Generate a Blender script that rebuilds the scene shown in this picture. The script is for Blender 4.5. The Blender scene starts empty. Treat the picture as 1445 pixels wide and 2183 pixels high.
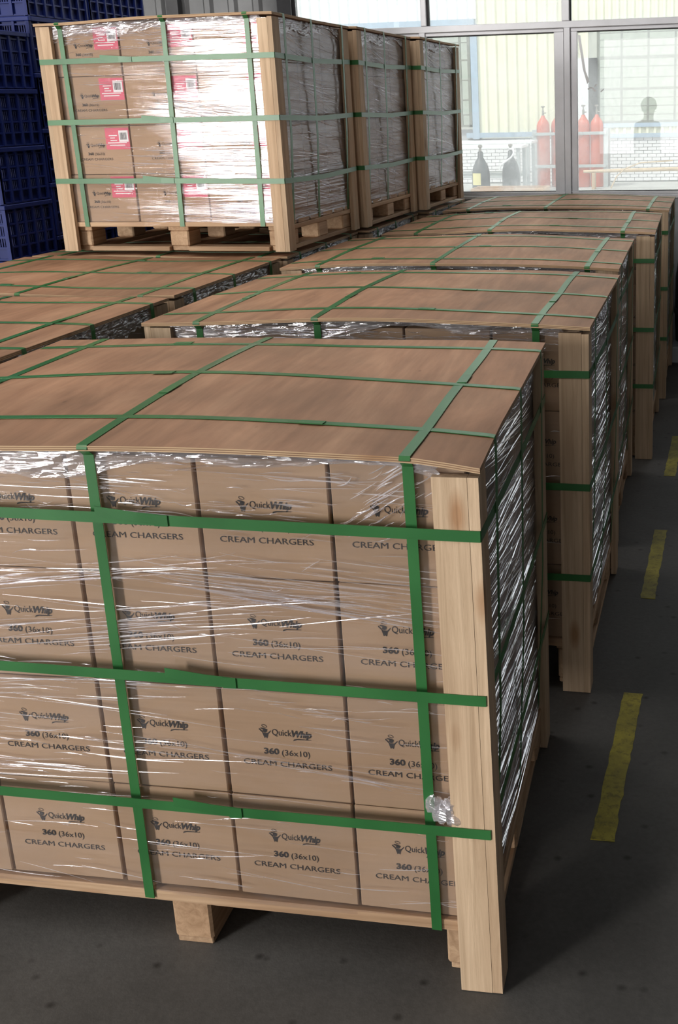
import bpy, bmesh, math, random
from mathutils import Vector, Matrix

C = bpy.context.scene.collection
scene = bpy.context.scene
random.seed(7)

# ------------------------------------------------------------------ camera
def setup_camera():
    cam = bpy.data.cameras.new('camera')
    o = bpy.data.objects.new('camera', cam); C.objects.link(o)
    pitch, roll, yaw = -0.2708, -0.0247, 0.1910
    f = Vector((-math.sin(yaw)*math.cos(pitch), math.cos(yaw)*math.cos(pitch), math.sin(pitch)))
    r = f.cross(Vector((0, 0, 1))).normalized(); u = r.cross(f)
    r2 = r*math.cos(roll) + u*math.sin(roll); u2 = u*math.cos(roll) - r*math.sin(roll)
    M = Matrix((r2, u2, -f)).transposed().to_4x4()
    M.translation = Vector((0.3576, -1.5247, 1.5523))
    o.matrix_world = M
    cam.sensor_fit = 'AUTO'; cam.sensor_width = 36.0
    cam.lens = 2257.78/2183.0*36.0
    cam.shift_x = -376.34/2183.0; cam.shift_y = -238.0/2183.0
    cam.clip_start = 0.05; cam.clip_end = 300
    scene.camera = o
setup_camera()

# ------------------------------------------------------------------ world, lights, exposure
scene.view_settings.view_transform = 'Standard'
scene.view_settings.look = 'None'
scene.view_settings.gamma = 1.0
scene.view_settings.use_curve_mapping = False
scene.view_settings.exposure = 0.0
world = bpy.data.worlds.new('sky'); scene.world = world
world.use_nodes = True
_bg = world.node_tree.nodes['Background']
_bg.inputs[0].default_value = (0.93, 0.97, 1.0, 1); _bg.inputs[1].default_value = 2.2

def area(name, loc, rot, sx, sy, energy, col=(1, 1, 1)):
    l = bpy.data.lights.new(name, 'AREA'); l.shape = 'RECTANGLE'; l.size = sx; l.size_y = sy
    l.energy = energy; l.color = col
    o = bpy.data.objects.new(name, l); C.objects.link(o); o.location = loc; o.rotation_euler = rot
    return o
R = math.radians
# daylight from the loading door behind; second lamp added to backlight the mirrored figure
area('loading_door_daylight', (-6.0, -6.9, 1.75), (R(90), 0, 0), 1.4, 3.0, 760, (1, 0.97, 0.93))
area('added_backlight', (-0.4, -6.9, 1.5), (R(90), 0, 0), 2.4, 2.2, 45, (1, 0.97, 0.93))
# hazy sun on the yard side, from the left over the warehouse roof
_s = bpy.data.lights.new('sun', 'SUN'); _s.energy = 2.9; _s.angle = R(6); _s.color = (1, .97, .90)
_o = bpy.data.objects.new('sun', _s); C.objects.link(_o); _o.rotation_euler = (R(38), 0, R(-38))
# unseen fill lamps under the roof, added to brighten the interior
area('roof_fill_light', (-3.2, -2.6, 4.75), (0, 0, 0), 1.2, 3.6, 150, (1, 0.98, 0.95))
area('roof_fill_light', (-1.6, 2.2, 4.75), (0, 0, 0), 1.2, 3.2, 100, (1, 0.98, 0.95))

# ------------------------------------------------------------------ helpers
class MB:
    def __init__(s):
        s.v = []; s.f = []; s.m = []; s.mi = 0; s.sm = False; s.smooth = []
    def add(s, vs, fs):
        n = len(s.v); s.v += [tuple(p) for p in vs]
        for q in fs:
            s.f.append([n+i for i in q]); s.m.append(s.mi); s.smooth.append(s.sm)
        return s
    def hexa(s, p):   # 8 points: bottom ring (4, ccw from above) then top ring
        return s.add(p, [(3, 2, 1, 0), (4, 5, 6, 7), (0, 1, 5, 4), (1, 2, 6, 5), (2, 3, 7, 6), (3, 0, 4, 7)])
    def box(s, x0, x1, y0, y1, z0, z1):
        return s.hexa([(x0, y0, z0), (x1, y0, z0), (x1, y1, z0), (x0, y1, z0),
                       (x0, y0, z1), (x1, y0, z1), (x1, y1, z1), (x0, y1, z1)])
    def bbox(s, x0, x1, y0, y1, z0, z1, b=.004):   # box with chamfered edges
        P = []
        lv = [(z0, b), (z0+b, 0), (z1-b, 0), (z1, b)]
        for z, i in lv:
            a = b
            P += [(x0+i+a, y0+i, z), (x1-i-a, y0+i, z), (x1-i, y0+i+a, z), (x1-i, y1-i-a, z),
                  (x1-i-a, y1-i, z), (x0+i+a, y1-i, z), (x0+i, y1-i-a, z), (x0+i, y0+i+a, z)]
        F = [tuple(range(7, -1, -1)), tuple(range(24, 32))]
        for l in range(3):
            for k in range(8):
                F.append((l*8+k, l*8+(k+1) % 8, l*8+8+(k+1) % 8, l*8+8+k))
        return s.add(P, F)
    def ribbon(s, pts, wd, w, t, nrm=None):   # flat strip of width w along wd, thickness t
        wd = Vector(wd).normalized(); n = len(pts); P = []
        pts = [Vector(p) for p in pts]
        for i, p in enumerate(pts):
            d = (pts[min(i+1, n-1)]-pts[max(i-1, 0)]).normalized()
            nn = d.cross(wd).normalized()
            P += [p-wd*w/2-nn*t/2, p+wd*w/2-nn*t/2, p+wd*w/2+nn*t/2, p-wd*w/2+nn*t/2]
        F = [(0, 1, 2, 3), (4*n-1, 4*n-2, 4*n-3, 4*n-4)]
        for i in range(n-1):
            for k in range(4):
                F.append((4*i+k, 4*i+4+k, 4*i+4+(k+1) % 4, 4*i+(k+1) % 4))
        return s.add(P, F)
    def tube(s, pts, r, seg=8):
        pts = [Vector(p) for p in pts]; n = len(pts); P = []; F = []
        rr = r if isinstance(r, (list, tuple)) else [r]*n
        up = Vector((0, 0, 1))
        for i, p in enumerate(pts):
            d = (pts[min(i+1, n-1)]-pts[max(i-1, 0)]).normalized()
            a = d.cross(up)
            if a.length < 1e-3: a = d.cross(Vector((1, 0, 0)))
            a.normalize(); b = d.cross(a)
            for k in range(seg):
                t = 2*math.pi*k/seg
                P.append(p+a*rr[i]*math.cos(t)+b*rr[i]*math.sin(t))
        for i in range(n-1):
            for k in range(seg):
                F.append((i*seg+k, i*seg+(k+1) % seg, (i+1)*seg+(k+1) % seg, (i+1)*seg+k))
        F.append(tuple(range(seg-1, -1, -1))); F.append(tuple((n-1)*seg+k for k in range(seg)))
        return s.add(P, F)
    def lathe(s, prof, cx=0, cy=0, seg=24):   # prof: (r, z) bottom to top
        P = []; F = []; n = len(prof)
        for r, z in prof:
            for k in range(seg):
                t = 2*math.pi*k/seg; P.append((cx+r*math.cos(t), cy+r*math.sin(t), z))
        for i in range(n-1):
            for k in range(seg):
                F.append((i*seg+k, i*seg+(k+1) % seg, (i+1)*seg+(k+1) % seg, (i+1)*seg+k))
        F.append(tuple(range(seg-1, -1, -1))); F.append(tuple((n-1)*seg+k for k in range(seg)))
        return s.add(P, F)
    def mesh(s, name, mats, off=(0, 0, 0)):
        me = bpy.data.meshes.new(name)
        me.from_pydata([(a+off[0], b+off[1], c+off[2]) for a, b, c in s.v], [], s.f)
        if not isinstance(mats, (list, tuple)): mats = [mats]
        for m in mats: me.materials.append(m)
        me.polygons.foreach_set('material_index', s.m)
        me.polygons.foreach_set('use_smooth', s.smooth)
        me.update()
        return me
    def build(s, name, mats, parent=None, off=(0, 0, 0)):
        return put(name, s.mesh(name, mats, off), parent)

def put(name, me, parent=None, label=None):
    o = bpy.data.objects.new(name, me); C.objects.link(o)
    if parent: o.parent = parent
    if label: o['label'] = label
    return o
def empty(name, loc, rz=0):
    o = bpy.data.objects.new(name, None); C.objects.link(o)
    o.location = loc; o.rotation_euler = (0, 0, rz); o.empty_display_size = .1
    return o
def tag(o, label, cat, group=None):
    o['label'] = label; o['category'] = cat
    if group: o['group'] = group
    return o
def struct(o, label=None, cat=None):
    o['kind'] = 'structure'
    if label: o['label'] = label
    if cat: o['category'] = cat
    return o

# ------------------------------------------------------------------ materials
def mat(name):
    m = bpy.data.materials.new(name); m.use_nodes = True
    nt = m.node_tree; nt.nodes.clear()
    out = nt.nodes.new('ShaderNodeOutputMaterial')
    return m, nt, out
def N(nt, t, **kw):
    n = nt.nodes.new(t)
    for k, v in kw.items():
        if k.startswith('i_'):
            key = k[2:].replace('_', ' ')
            n.inputs[int(key) if key.isdigit() else key].default_value = v
        else: setattr(n, k, v)
    return n
def coords(nt, scale=(1, 1, 1), rot=(0, 0, 0), rnd=True):
    tc = N(nt, 'ShaderNodeTexCoord'); mp = N(nt, 'ShaderNodeMapping')
    mp.inputs['Scale'].default_value = scale; mp.inputs['Rotation'].default_value = rot
    nt.links.new(tc.outputs['Object'], mp.inputs['Vector'])
    if rnd:
        oi = N(nt, 'ShaderNodeObjectInfo')
        mu = N(nt, 'ShaderNodeMath', operation='MULTIPLY', i_1=37.0)
        nt.links.new(oi.outputs['Random'], mu.inputs[0])
        cb = N(nt, 'ShaderNodeCombineXYZ')
        for k in range(3): nt.links.new(mu.outputs[0], cb.inputs[k])
        nt.links.new(cb.outputs[0], mp.inputs['Location'])
    return mp.outputs[0]
def ramp(nt, fac, stops):
    r = N(nt, 'ShaderNodeValToRGB'); e = r.color_ramp.elements
    e[0].position, e[0].color = stops[0][0], (*stops[0][1], 1)
    e[1].position, e[1].color = stops[-1][0], (*stops[-1][1], 1)
    for p, c in stops[1:-1]:
        x = e.new(p); x.color = (*c, 1)
    nt.links.new(fac, r.inputs[0]); return r.outputs[0]
def bump(nt, h, strength, dist=.01):
    b = N(nt, 'ShaderNodeBump', i_Strength=strength, i_Distance=dist)
    nt.links.new(h, b.inputs['Height']); return b.outputs[0]
def mixc(nt, fac, a, b, blend='MIX'):
    m = N(nt, 'ShaderNodeMix', data_type='RGBA', blend_type=blend)
    for k, v in ((0, fac), (6, a), (7, b)):
        if isinstance(v, (int, float)): m.inputs[k].default_value = v
        elif isinstance(v, tuple): m.inputs[k].default_value = (*v, 1) if len(v) == 3 else v
        else: nt.links.new(v, m.inputs[k])
    return m.outputs[2]
def noise(nt, vec, scale, detail=3, rough=.55, dist=0):
    n = N(nt, 'ShaderNodeTexNoise', i_Scale=scale, i_Detail=detail, i_Roughness=rough, i_Distortion=dist)
    nt.links.new(vec, n.inputs['Vector']); return n.outputs['Fac']
def srgb(r, g, b):
    f = lambda c: (c/255/12.92 if c/255 <= .04045 else ((c/255+.055)/1.055)**2.4)
    return (f(r), f(g), f(b))
def plain(name, col, rough=.5, metal=0, var=0.0, spec=.5, nscale=8):
    m, nt, out = mat(name)
    p = N(nt, 'ShaderNodeBsdfPrincipled', i_Roughness=rough, i_Metallic=metal)
    p.inputs['Specular IOR Level'].default_value = spec
    v = coords(nt)
    nz = noise(nt, v, nscale, 4)
    c = ramp(nt, nz, [(.3, tuple(x*(1-var) for x in col)), (.7, tuple(min(1, x*(1+var)) for x in col))])
    nt.links.new(c, p.inputs['Base Color'])
    nt.links.new(p.outputs[0], out.inputs[0]); return m

def wood(name, axis, lo, hi, rough=.7, stain=.5):
    m, nt, out = mat(name)
    sc = [58, 58, 58]; sc[axis] = 1.7
    v = coords(nt, tuple(sc))
    g = noise(nt, v, 1.0, 6, .68, .8)
    base = ramp(nt, g, [(.25, lo), (.5, tuple((a+b)/2 for a, b in zip(lo, hi))), (.75, hi)])
    sc2 = [3, 3, 3]; sc2[axis] = .9
    v2 = coords(nt, tuple(sc2))
    s = noise(nt, v2, 1.7, 3)
    dirt = ramp(nt, s, [(.38, (.62, .52, .45)), (.55, (1, 1, 1))])
    c = mixc(nt, stain, base, dirt, 'MULTIPLY')
    # knots
    sc3 = [13, 13, 13]; sc3[axis] = 4.6
    v3 = coords(nt, tuple(sc3))
    vo = N(nt, 'ShaderNodeTexVoronoi', i_Scale=.55); nt.links.new(v3, vo.inputs['Vector'])
    kn = ramp(nt, vo.outputs['Distance'], [(.04, (.58, .38, .24)), (.13, (1, 1, 1))])
    c = mixc(nt, .75, c, kn, 'MULTIPLY')
    oi = N(nt, 'ShaderNodeObjectInfo')
    hs = N(nt, 'ShaderNodeHueSaturation')
    mr = N(nt, 'ShaderNodeMapRange', i_3=.82, i_4=1.12); nt.links.new(oi.outputs['Random'], mr.inputs[0])
    nt.links.new(mr.outputs[0], hs.inputs['Value']); nt.links.new(c, hs.inputs['Color'])
    p = N(nt, 'ShaderNodeBsdfPrincipled', i_Roughness=rough)
    p.inputs['Specular IOR Level'].default_value = .25
    nt.links.new(hs.outputs[0], p.inputs['Base Color'])
    nt.links.new(bump(nt, g, .35, .004), p.inputs['Normal'])
    nt.links.new(p.outputs[0], out.inputs[0]); return m
W_LO, W_HI = (.36, .225, .13), (.64, .445, .285)
WOODX = wood('pine_grain_x', 0, W_LO, W_HI); WOODY = wood('pine_grain_y', 1, W_LO, W_HI)
WOODZ = wood('pine_grain_z', 2, (.40, .275, .17), (.74, .555, .38), stain=.35)

def plywood():
    m, nt, out = mat('plywood_face')
    v = coords(nt, (4.5, 1.1, 4)); g = noise(nt, v, 1.3, 6, .62, 1.6)
    c = ramp(nt, g, [(.25, (.24, .123, .066)), (.5, (.355, .190, .108)), (.75, (.455, .262, .156))])
    v2 = coords(nt, (60, 5, 60)); g2 = noise(nt, v2, 1.0, 3)
    c = mixc(nt, .55, c, ramp(nt, g2, [(.3, (.72, .69, .66)), (.7, (1.10, 1.08, 1.06))]), 'MULTIPLY')
    v3 = coords(nt, (1, 1, 1)); g3 = noise(nt, v3, 2.3, 4, .6)
    c = mixc(nt, .75, c, ramp(nt, g3, [(.34, (.68, .69, .66)), (.62, (1.08, 1.05, 1.02))]), 'MULTIPLY')
    vo = N(nt, 'ShaderNodeTexVoronoi', i_Scale=7); nt.links.new(coords(nt, (1.4, .7, 1)), vo.inputs['Vector'])
    c = mixc(nt, .6, c, ramp(nt, vo.outputs['Distance'], [(.015, (.45, .38, .33)), (.045, (1, 1, 1))]), 'MULTIPLY')
    p = N(nt, 'ShaderNodeBsdfPrincipled', i_Roughness=.62); p.inputs['Specular IOR Level'].default_value = .35
    nt.links.new(c, p.inputs['Base Color']); nt.links.new(bump(nt, g2, .15, .002), p.inputs['Normal'])
    nt.links.new(p.outputs[0], out.inputs[0]); return m
PLY = plywood()
PLY_EDGE = wood('plywood_edge_light', 0, (.50, .34, .19), (.70, .50, .32), stain=.2)
PLY_DARK = plain('plywood_edge_dark', (.26, .15, .085), .8, var=.2)

def cardboard():
    m, nt, out = mat('cardboard')
    v = coords(nt, (1, 1, 1)); a = noise(nt, v, 3, 3); b = noise(nt, coords(nt, (2, 2, 160)), 1.0, 2)
    c = ramp(nt, a, [(.3, (.395, .268, .172)), (.7, (.46, .318, .208))])
    c = mixc(nt, .16, c, ramp(nt, b, [(.3, (.8, .8, .8)), (.7, (1.1, 1.1, 1.1))]), 'MULTIPLY')
    oi = N(nt, 'ShaderNodeObjectInfo'); hs = N(nt, 'ShaderNodeHueSaturation')
    mr = N(nt, 'ShaderNodeMapRange', i_3=.93, i_4=1.05); nt.links.new(oi.outputs['Random'], mr.inputs[0])
    nt.links.new(mr.outputs[0], hs.inputs['Value']); nt.links.new(c, hs.inputs['Color'])
    p = N(nt, 'ShaderNodeBsdfPrincipled', i_Roughness=.75); p.inputs['Specular IOR Level'].default_value = .25
    nt.links.new(hs.outputs[0], p.inputs['Base Color']); nt.links.new(p.outputs[0], out.inputs[0]); return m
CARD = cardboard()
INK = plain('print_ink', (.030, .026, .026), .7, var=.25, nscale=60)
PINK = plain('label_pink', srgb(205, 62, 92), .45, var=.12)
PAPER = plain('label_paper', (.80, .80, .80), .5, var=.04)

def strapmat():
    m, nt, out = mat('strap_green')
    p = N(nt, 'ShaderNodeBsdfPrincipled', i_Roughness=.32)
    v = coords(nt, (1, 1, 1)); a = noise(nt, v, 5, 2)
    nt.links.new(ramp(nt, a, [(.3, srgb(44, 104, 54)), (.7, srgb(62, 126, 70))]), p.inputs['Base Color'])
    e = noise(nt, v, 900, 1); nt.links.new(bump(nt, e, .25, .0006), p.inputs['Normal'])
    p.inputs['Specular IOR Level'].default_value = .55
    tr = N(nt, 'ShaderNodeBsdfTransparent', i_Color=(.30, .75, .36, 1))
    mx = N(nt, 'ShaderNodeMixShader', i_0=.17)
    nt.links.new(p.outputs[0], mx.inputs[1]); nt.links.new(tr.outputs[0], mx.inputs[2])
    nt.links.new(mx.outputs[0], out.inputs[0]); return m
STRAP = strapmat()

def filmmat(name, base, haze0, haze1, rough, bstr, zs, bd):
    m, nt, out = mat(name)
    tr = N(nt, 'ShaderNodeBsdfTransparent', i_Color=(.97, .965, .97, 1))
    gl = N(nt, 'ShaderNodeBsdfGlossy', i_Roughness=rough, i_Color=(.95, .95, 1, 1))
    v = coords(nt, (2.2, 2.2, zs), (.10, .06, 0)); a = noise(nt, v, 1.0, 4, .6, .8)
    v2 = coords(nt, (1.3, 1.3, zs*2.4), (-.16, -.10, 0)); b = noise(nt, v2, 1.0, 3, .5, .4)
    ad = N(nt, 'ShaderNodeMath', operation='ADD'); nt.links.new(a, ad.inputs[0]); nt.links.new(b, ad.inputs[1])
    nb = bump(nt, ad.outputs[0], bstr, bd)
    nt.links.new(nb, gl.inputs['Normal'])
    lw = N(nt, 'ShaderNodeLayerWeight', i_Blend=.18); nt.links.new(nb, lw.inputs['Normal'])
    ml = N(nt, 'ShaderNodeMath', operation='MULTIPLY_ADD', i_1=.75, i_2=base); nt.links.new(lw.outputs['Fresnel'], ml.inputs[0])
    mx = N(nt, 'ShaderNodeMixShader'); nt.links.new(ml.outputs[0], mx.inputs[0])
    nt.links.new(tr.outputs[0], mx.inputs[1]); nt.links.new(gl.outputs[0], mx.inputs[2])
    df = N(nt, 'ShaderNodeBsdfDiffuse', i_Color=(.92, .90, .93, 1))
    tl = N(nt, 'ShaderNodeBsdfTranslucent', i_Color=(.92, .90, .93, 1))
    dm = N(nt, 'ShaderNodeMixShader', i_0=.35); nt.links.new(df.outputs[0], dm.inputs[1]); nt.links.new(tl.outputs[0], dm.inputs[2])
    h = noise(nt, coords(nt, (2.0, 2.0, 9), (.2, .1, 0)), 1.4, 4, .6, 1.0)
    hr = N(nt, 'ShaderNodeMapRange', i_1=.40, i_2=.72, i_3=haze0, i_4=haze1); nt.links.new(h, hr.inputs[0])
    m2 = N(nt, 'ShaderNodeMixShader'); nt.links.new(hr.outputs[0], m2.inputs[0])
    nt.links.new(mx.outputs[0], m2.inputs[1]); nt.links.new(dm.outputs[0], m2.inputs[2])
    nt.links.new(m2.outputs[0], out.inputs[0]); return m
FILM = filmmat('stretch_film', .05, .0, .08, .06, .5, 55, .0022)
FILM_SIDE = filmmat('stretch_film_side_haze', .06, .07, .30, .10, .6, 40, .006)  # extra white haze stands in for light on the dim side
FOLD_SIDE = filmmat('stretch_film_side_fold', .10, .12, .36, .22, .25, 55, .004)
FOLD = filmmat('stretch_film_fold', .28, .14, .48, .16, .25, 55, .004)
CRUMPLE = filmmat('stretch_film_crumpled', .26, .10, .42, .10, .5, 90, .006)

def floormat():
    m, nt, out = mat('dark_floor')
    v = coords(nt, (1, 1, 1), rnd=False)
    a = noise(nt, v, 1.3, 6, .6, .4); c = ramp(nt, a, [(.3, (.056, .053, .049)), (.7, (.128, .120, .112))])
    b = noise(nt, v, 70, 3, .7); c = mixc(nt, .35, c, ramp(nt, b, [(.3, (.6, .6, .6)), (.7, (1.25, 1.25, 1.25))]), 'MULTIPLY')
    vo = N(nt, 'ShaderNodeTexVoronoi', i_Scale=13, i_Randomness=1); nt.links.new(coords(nt, (1, 1.2, 1), rnd=False), vo.inputs['Vector'])
    c = mixc(nt, .8, c, ramp(nt, vo.outputs['Distance'], [(.04, (.3, .28, .27)), (.16, (1, 1, 1))]), 'MULTIPLY')
    p = N(nt, 'ShaderNodeBsdfPrincipled', i_Roughness=.62); p.inputs['Specular IOR Level'].default_value = .3
    nt.links.new(c, p.inputs['Base Color']); nt.links.new(bump(nt, b, .2, .003), p.inputs['Normal'])
    nt.links.new(p.outputs[0], out.inputs[0]); return m
FLOOR = floormat()
def yellowmat():
    m, nt, out = mat('yellow_floor_paint')
    v = coords(nt, (1, 1, 1)); a = noise(nt, v, 9, 5, .65)
    c = ramp(nt, a, [(.3, srgb(122, 112, 24)), (.55, srgb(165, 152, 34)), (.75, srgb(188, 172, 42))])
    b = noise(nt, v, 60, 3, .7); c = mixc(nt, .6, c, ramp(nt, b, [(.34, (.35, .35, .4)), (.5, (1, 1, 1))]), 'MULTIPLY')
    p = N(nt, 'ShaderNodeBsdfPrincipled', i_Roughness=.6)
    nt.links.new(c, p.inputs['Base Color']); nt.links.new(p.outputs[0], out.inputs[0]); return m
YELLOW = yellowmat()
ALU = plain('window_aluminium', (.78, .78, .81), .42, .15, var=.06)
GASKET = plain('black_gasket', (.02, .02, .022), .6)
GREYPANEL = plain('grey_sheet_metal', (.17, .172, .175), .5, .2, var=.12)
DARKSTEEL = plain('dark_steel', (.055, .055, .058), .5, .3, var=.2)
CEIL = plain('roof_sheet', (.16, .16, .17), .8, var=.1)
SIDEWALL = plain('warehouse_wall', (.15, .15, .155), .85, var=.15)
LOWWALL = plain('sill_wall', (.40, .41, .43), .6, var=.1)
BLUE = plain('crate_blue', srgb(21, 36, 98), .5, var=.14, spec=.3)
CREAM = plain('cream_sheet', (.74, .73, .58), .55, var=.05, nscale=2)
BLUETRIM = plain('blue_trim', (.33, .42, .52), .5, var=.1)
BRICK = plain('white_brick', (.72, .72, .73), .7, var=.07, nscale=20)
MORTAR = plain('grey_mortar', (.42, .42, .43), .9, var=.1)
STEELWIN = plain('steel_window_bar', (.20, .21, .18), .6, var=.12)
YARD = plain('yard_concrete', (.42, .42, .40), .85, var=.12, nscale=3)
REDCYL = plain('red_cylinder_paint', srgb(196, 92, 68), .38, var=.08)
DARKCYL = plain('dark_cylinder_paint', (.045, .05, .055), .45, var=.1)
WHITEM = plain('white_enamel', (.80, .81, .82), .3, var=.04)
BRASS = plain('valve_metal', (.30, .28, .25), .4, .6)
GALV = plain('galvanised_bar', (.42, .45, .45), .5, .3, var=.1)
BAMBOO = plain('bamboo', (.52, .40, .27), .6, var=.15)
BLACK = plain('black_rubber', (.012, .013, .014), .35, var=.2)
YLABEL = plain('yellow_label', (.66, .60, .28), .6, var=.08)
INSIDE = plain('far_room_wall', (.62, .63, .60), .8, var=.1)

def glassmat():
    m, nt, out = mat('window_glass')
    tr = N(nt, 'ShaderNodeBsdfTransparent', i_Color=(.95, .96, .95, 1))
    gl = N(nt, 'ShaderNodeBsdfGlossy', i_Roughness=.01)
    lw = N(nt, 'ShaderNodeFresnel', i_IOR=1.5)
    ml = N(nt, 'ShaderNodeMath', operation='MULTIPLY', i_1=1.6); nt.links.new(lw.outputs[0], ml.inputs[0])
    mx = N(nt, 'ShaderNodeMixShader'); nt.links.new(ml.outputs[0], mx.inputs[0])
    nt.links.new(tr.outputs[0], mx.inputs[1]); nt.links.new(gl.outputs[0], mx.inputs[2])
    tl = N(nt, 'ShaderNodeBsdfTranslucent', i_Color=(.85, .86, .85, 1))   # dust plus the milky haze of bright reflections, mixed in as translucent white
    h = noise(nt, coords(nt, (1.2, 1, .8), rnd=False), 1.6, 4, .6, .8)
    hr = N(nt, 'ShaderNodeMapRange', i_1=.35, i_2=.75, i_3=.10, i_4=.42); nt.links.new(h, hr.inputs[0])
    m2 = N(nt, 'ShaderNodeMixShader'); nt.links.new(hr.outputs[0], m2.inputs[0])
    nt.links.new(mx.outputs[0], m2.inputs[1]); nt.links.new(tl.outputs[0], m2.inputs[2])
    nt.links.new(m2.outputs[0], out.inputs[0]); return m
GLASS = glassmat()
def clearglass():
    m, nt, out = mat('clear_glass')
    tr = N(nt, 'ShaderNodeBsdfTransparent', i_Color=(.90, .93, .90, 1)); gl = N(nt, 'ShaderNodeBsdfGlossy', i_Roughness=.02)
    lw = N(nt, 'ShaderNodeFresnel', i_IOR=1.5); mx = N(nt, 'ShaderNodeMixShader'); nt.links.new(lw.outputs[0], mx.inputs[0])
    nt.links.new(tr.outputs[0], mx.inputs[1]); nt.links.new(gl.outputs[0], mx.inputs[2]); nt.links.new(mx.outputs[0], out.inputs[0]); return m
CLEAR = clearglass()

# ------------------------------------------------------------------ printed marks (shared meshes, front faces -Y, origin at carton bottom centre)
def text_mesh(txt, size, shear=0, bold=0.0, sx=1.0):
    cu = bpy.data.curves.new('print', 'FONT'); cu.body = txt; cu.size = size; cu.shear = shear
    cu.offset = bold; cu.align_x = 'CENTER'; cu.align_y = 'CENTER'; cu.resolution_u = 3
    o = bpy.data.objects.new('print', cu); C.objects.link(o)
    dg = bpy.context.evaluated_depsgraph_get(); dg.update()
    me = bpy.data.meshes.new_from_object(o.evaluated_get(dg))
    vs = [(v.co.x*sx, v.co.y) for v in me.vertices]; fs = [tuple(p.vertices) for p in me.polygons]
    bpy.data.objects.remove(o); bpy.data.curves.remove(cu); bpy.data.meshes.remove(me)
    return vs, fs
def fit_text(mb, txt, x0, x1, zc, size, shear=0, bold=0.0, y=-.0008):
    vs, fs = text_mesh(txt, size, shear, bold)
    a = min(v[0] for v in vs); b = max(v[0] for v in vs); k = (x1-x0)/(b-a)
    mb.add([(x0+(v[0]-a)*k, y, zc+v[1]) for v in vs], fs)
def carton_print():
    mb = MB()
    fit_text(mb, 'CREAM CHARGERS', -.082, .082, .0695, .0150, 0, .0)
    fit_text(mb, '360', -.042, -.014, .0940, .0160, 0, .00055)
    fit_text(mb, '(36x10)', -.009, .043, .0930, .0160, 0, .0000)
    fit_text(mb, 'Quick', -.024, .012, .1330, .0178, 0, .0)
    fit_text(mb, 'Whip', .0125, .049, .1325, .0180, .28, .0007)
    y = -.0008
    # swash under the word
    P = [(.014, .1185), (.022, .1215), (.048, .1228), (.048, .1236), (.022, .1236), (.016, .1222)]
    mb.add([(a, y, b) for a, b in P], [tuple(range(6))])
    # small emblem: hat, head, arms, body as flat print
    def ell(cx, cz, rx, rz, rot=0, n=14):
        c, s = math.cos(rot), math.sin(rot); pts = []
        for k in range(n):
            t = 2*math.pi*k/n; u, w = rx*math.cos(t), rz*math.sin(t); pts.append((cx+u*c-w*s, y, cz+u*s+w*c))
        mb.add(pts, [tuple(range(n))])
    def ring(cx, cz, rx, rz, th, rot=0, n=16):
        c, s = math.cos(rot), math.sin(rot); pts = []
        for k in range(n):
            t = 2*math.pi*k/n
            for q in (1, 0):
                u, w = (rx-th*(1-q))*math.cos(t), (rz-th*(1-q))*math.sin(t); pts.append((cx+u*c-w*s, y, cz+u*s+w*c))
        mb.add(pts, [(2*k, 2*((k+1) % n), 2*((k+1) % n)+1, 2*k+1) for k in range(n)])
    ring(-.0375, .1445, .0052, .0028, .0009, -.3)
    ell(-.0385, .1385, .0068, .0016, -.25); ell(-.0370, .1350, .0040, .0034)
    mb.add([(-.0420, y, .1310), (-.0385, y, .1200), (-.0360, y, .1222), (-.0335, y, .1200), (-.0325, y, .1235), (-.0310, y, .1310)], [(0, 1, 2, 3, 4, 5)])
    mb.add([(-.0470, y, .1395), (-.0415, y, .1335), (-.0400, y, .1290), (-.0480, y, .1375)], [(3, 2, 1, 0)])
    mb.add([(-.0320, y, .1310), (-.0265, y, .1365), (-.0258, y, .1350), (-.0315, y, .1282)], [(3, 2, 1, 0)])
    return mb
_pr = carton_print()
def scaled(mb, s):
    m = MB(); m.v = [(a*s, b, c*s) for a, b, c in mb.v]; m.f = mb.f; m.m = mb.m; m.smooth = mb.smooth; return m
_pr_small = scaled(_pr, .83)
def label_parts(x1, z1, y0):    # pink label with barcode panel; x1,z1 = top right corner
    a = MB(); a.box(x1-.100, x1, y0-.0008, y0-.0002, z1-.080, z1)
    b = MB(); y = y0-.0012
    b.mi = 0; b.add([(x1-.043, y, z1-.052), (x1-.004, y, z1-.052), (x1-.004, y, z1-.010), (x1-.043, y, z1-.010)], [(0, 1, 2, 3)])
    b.mi = 1; x = x1-.038; rr = random.Random(3)
    while x < x1-.010:
        w = rr.choice((.0008, .0014, .0022)); b.add([(x, y-.0003, z1-.044), (x+w, y-.0003, z1-.044), (x+w, y-.0003, z1-.018), (x, y-.0003, z1-.018)], [(0, 1, 2, 3)]); x += w+rr.choice((.001, .0018))
    c = MB()
    for k, (u0, u1) in enumerate(((-.085, -.050), (-.080, -.060), (-.080, -.052), (-.092, -.012), (-.085, -.020))):
        z = z1-.028-.009*k; c.add([(x1+u0, y, z-.0022), (x1+u1, y, z-.0022), (x1+u1, y, z+.0012), (x1+u0, y, z+.0012)], [(0, 1, 2, 3)])
    return a, b, c

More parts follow.
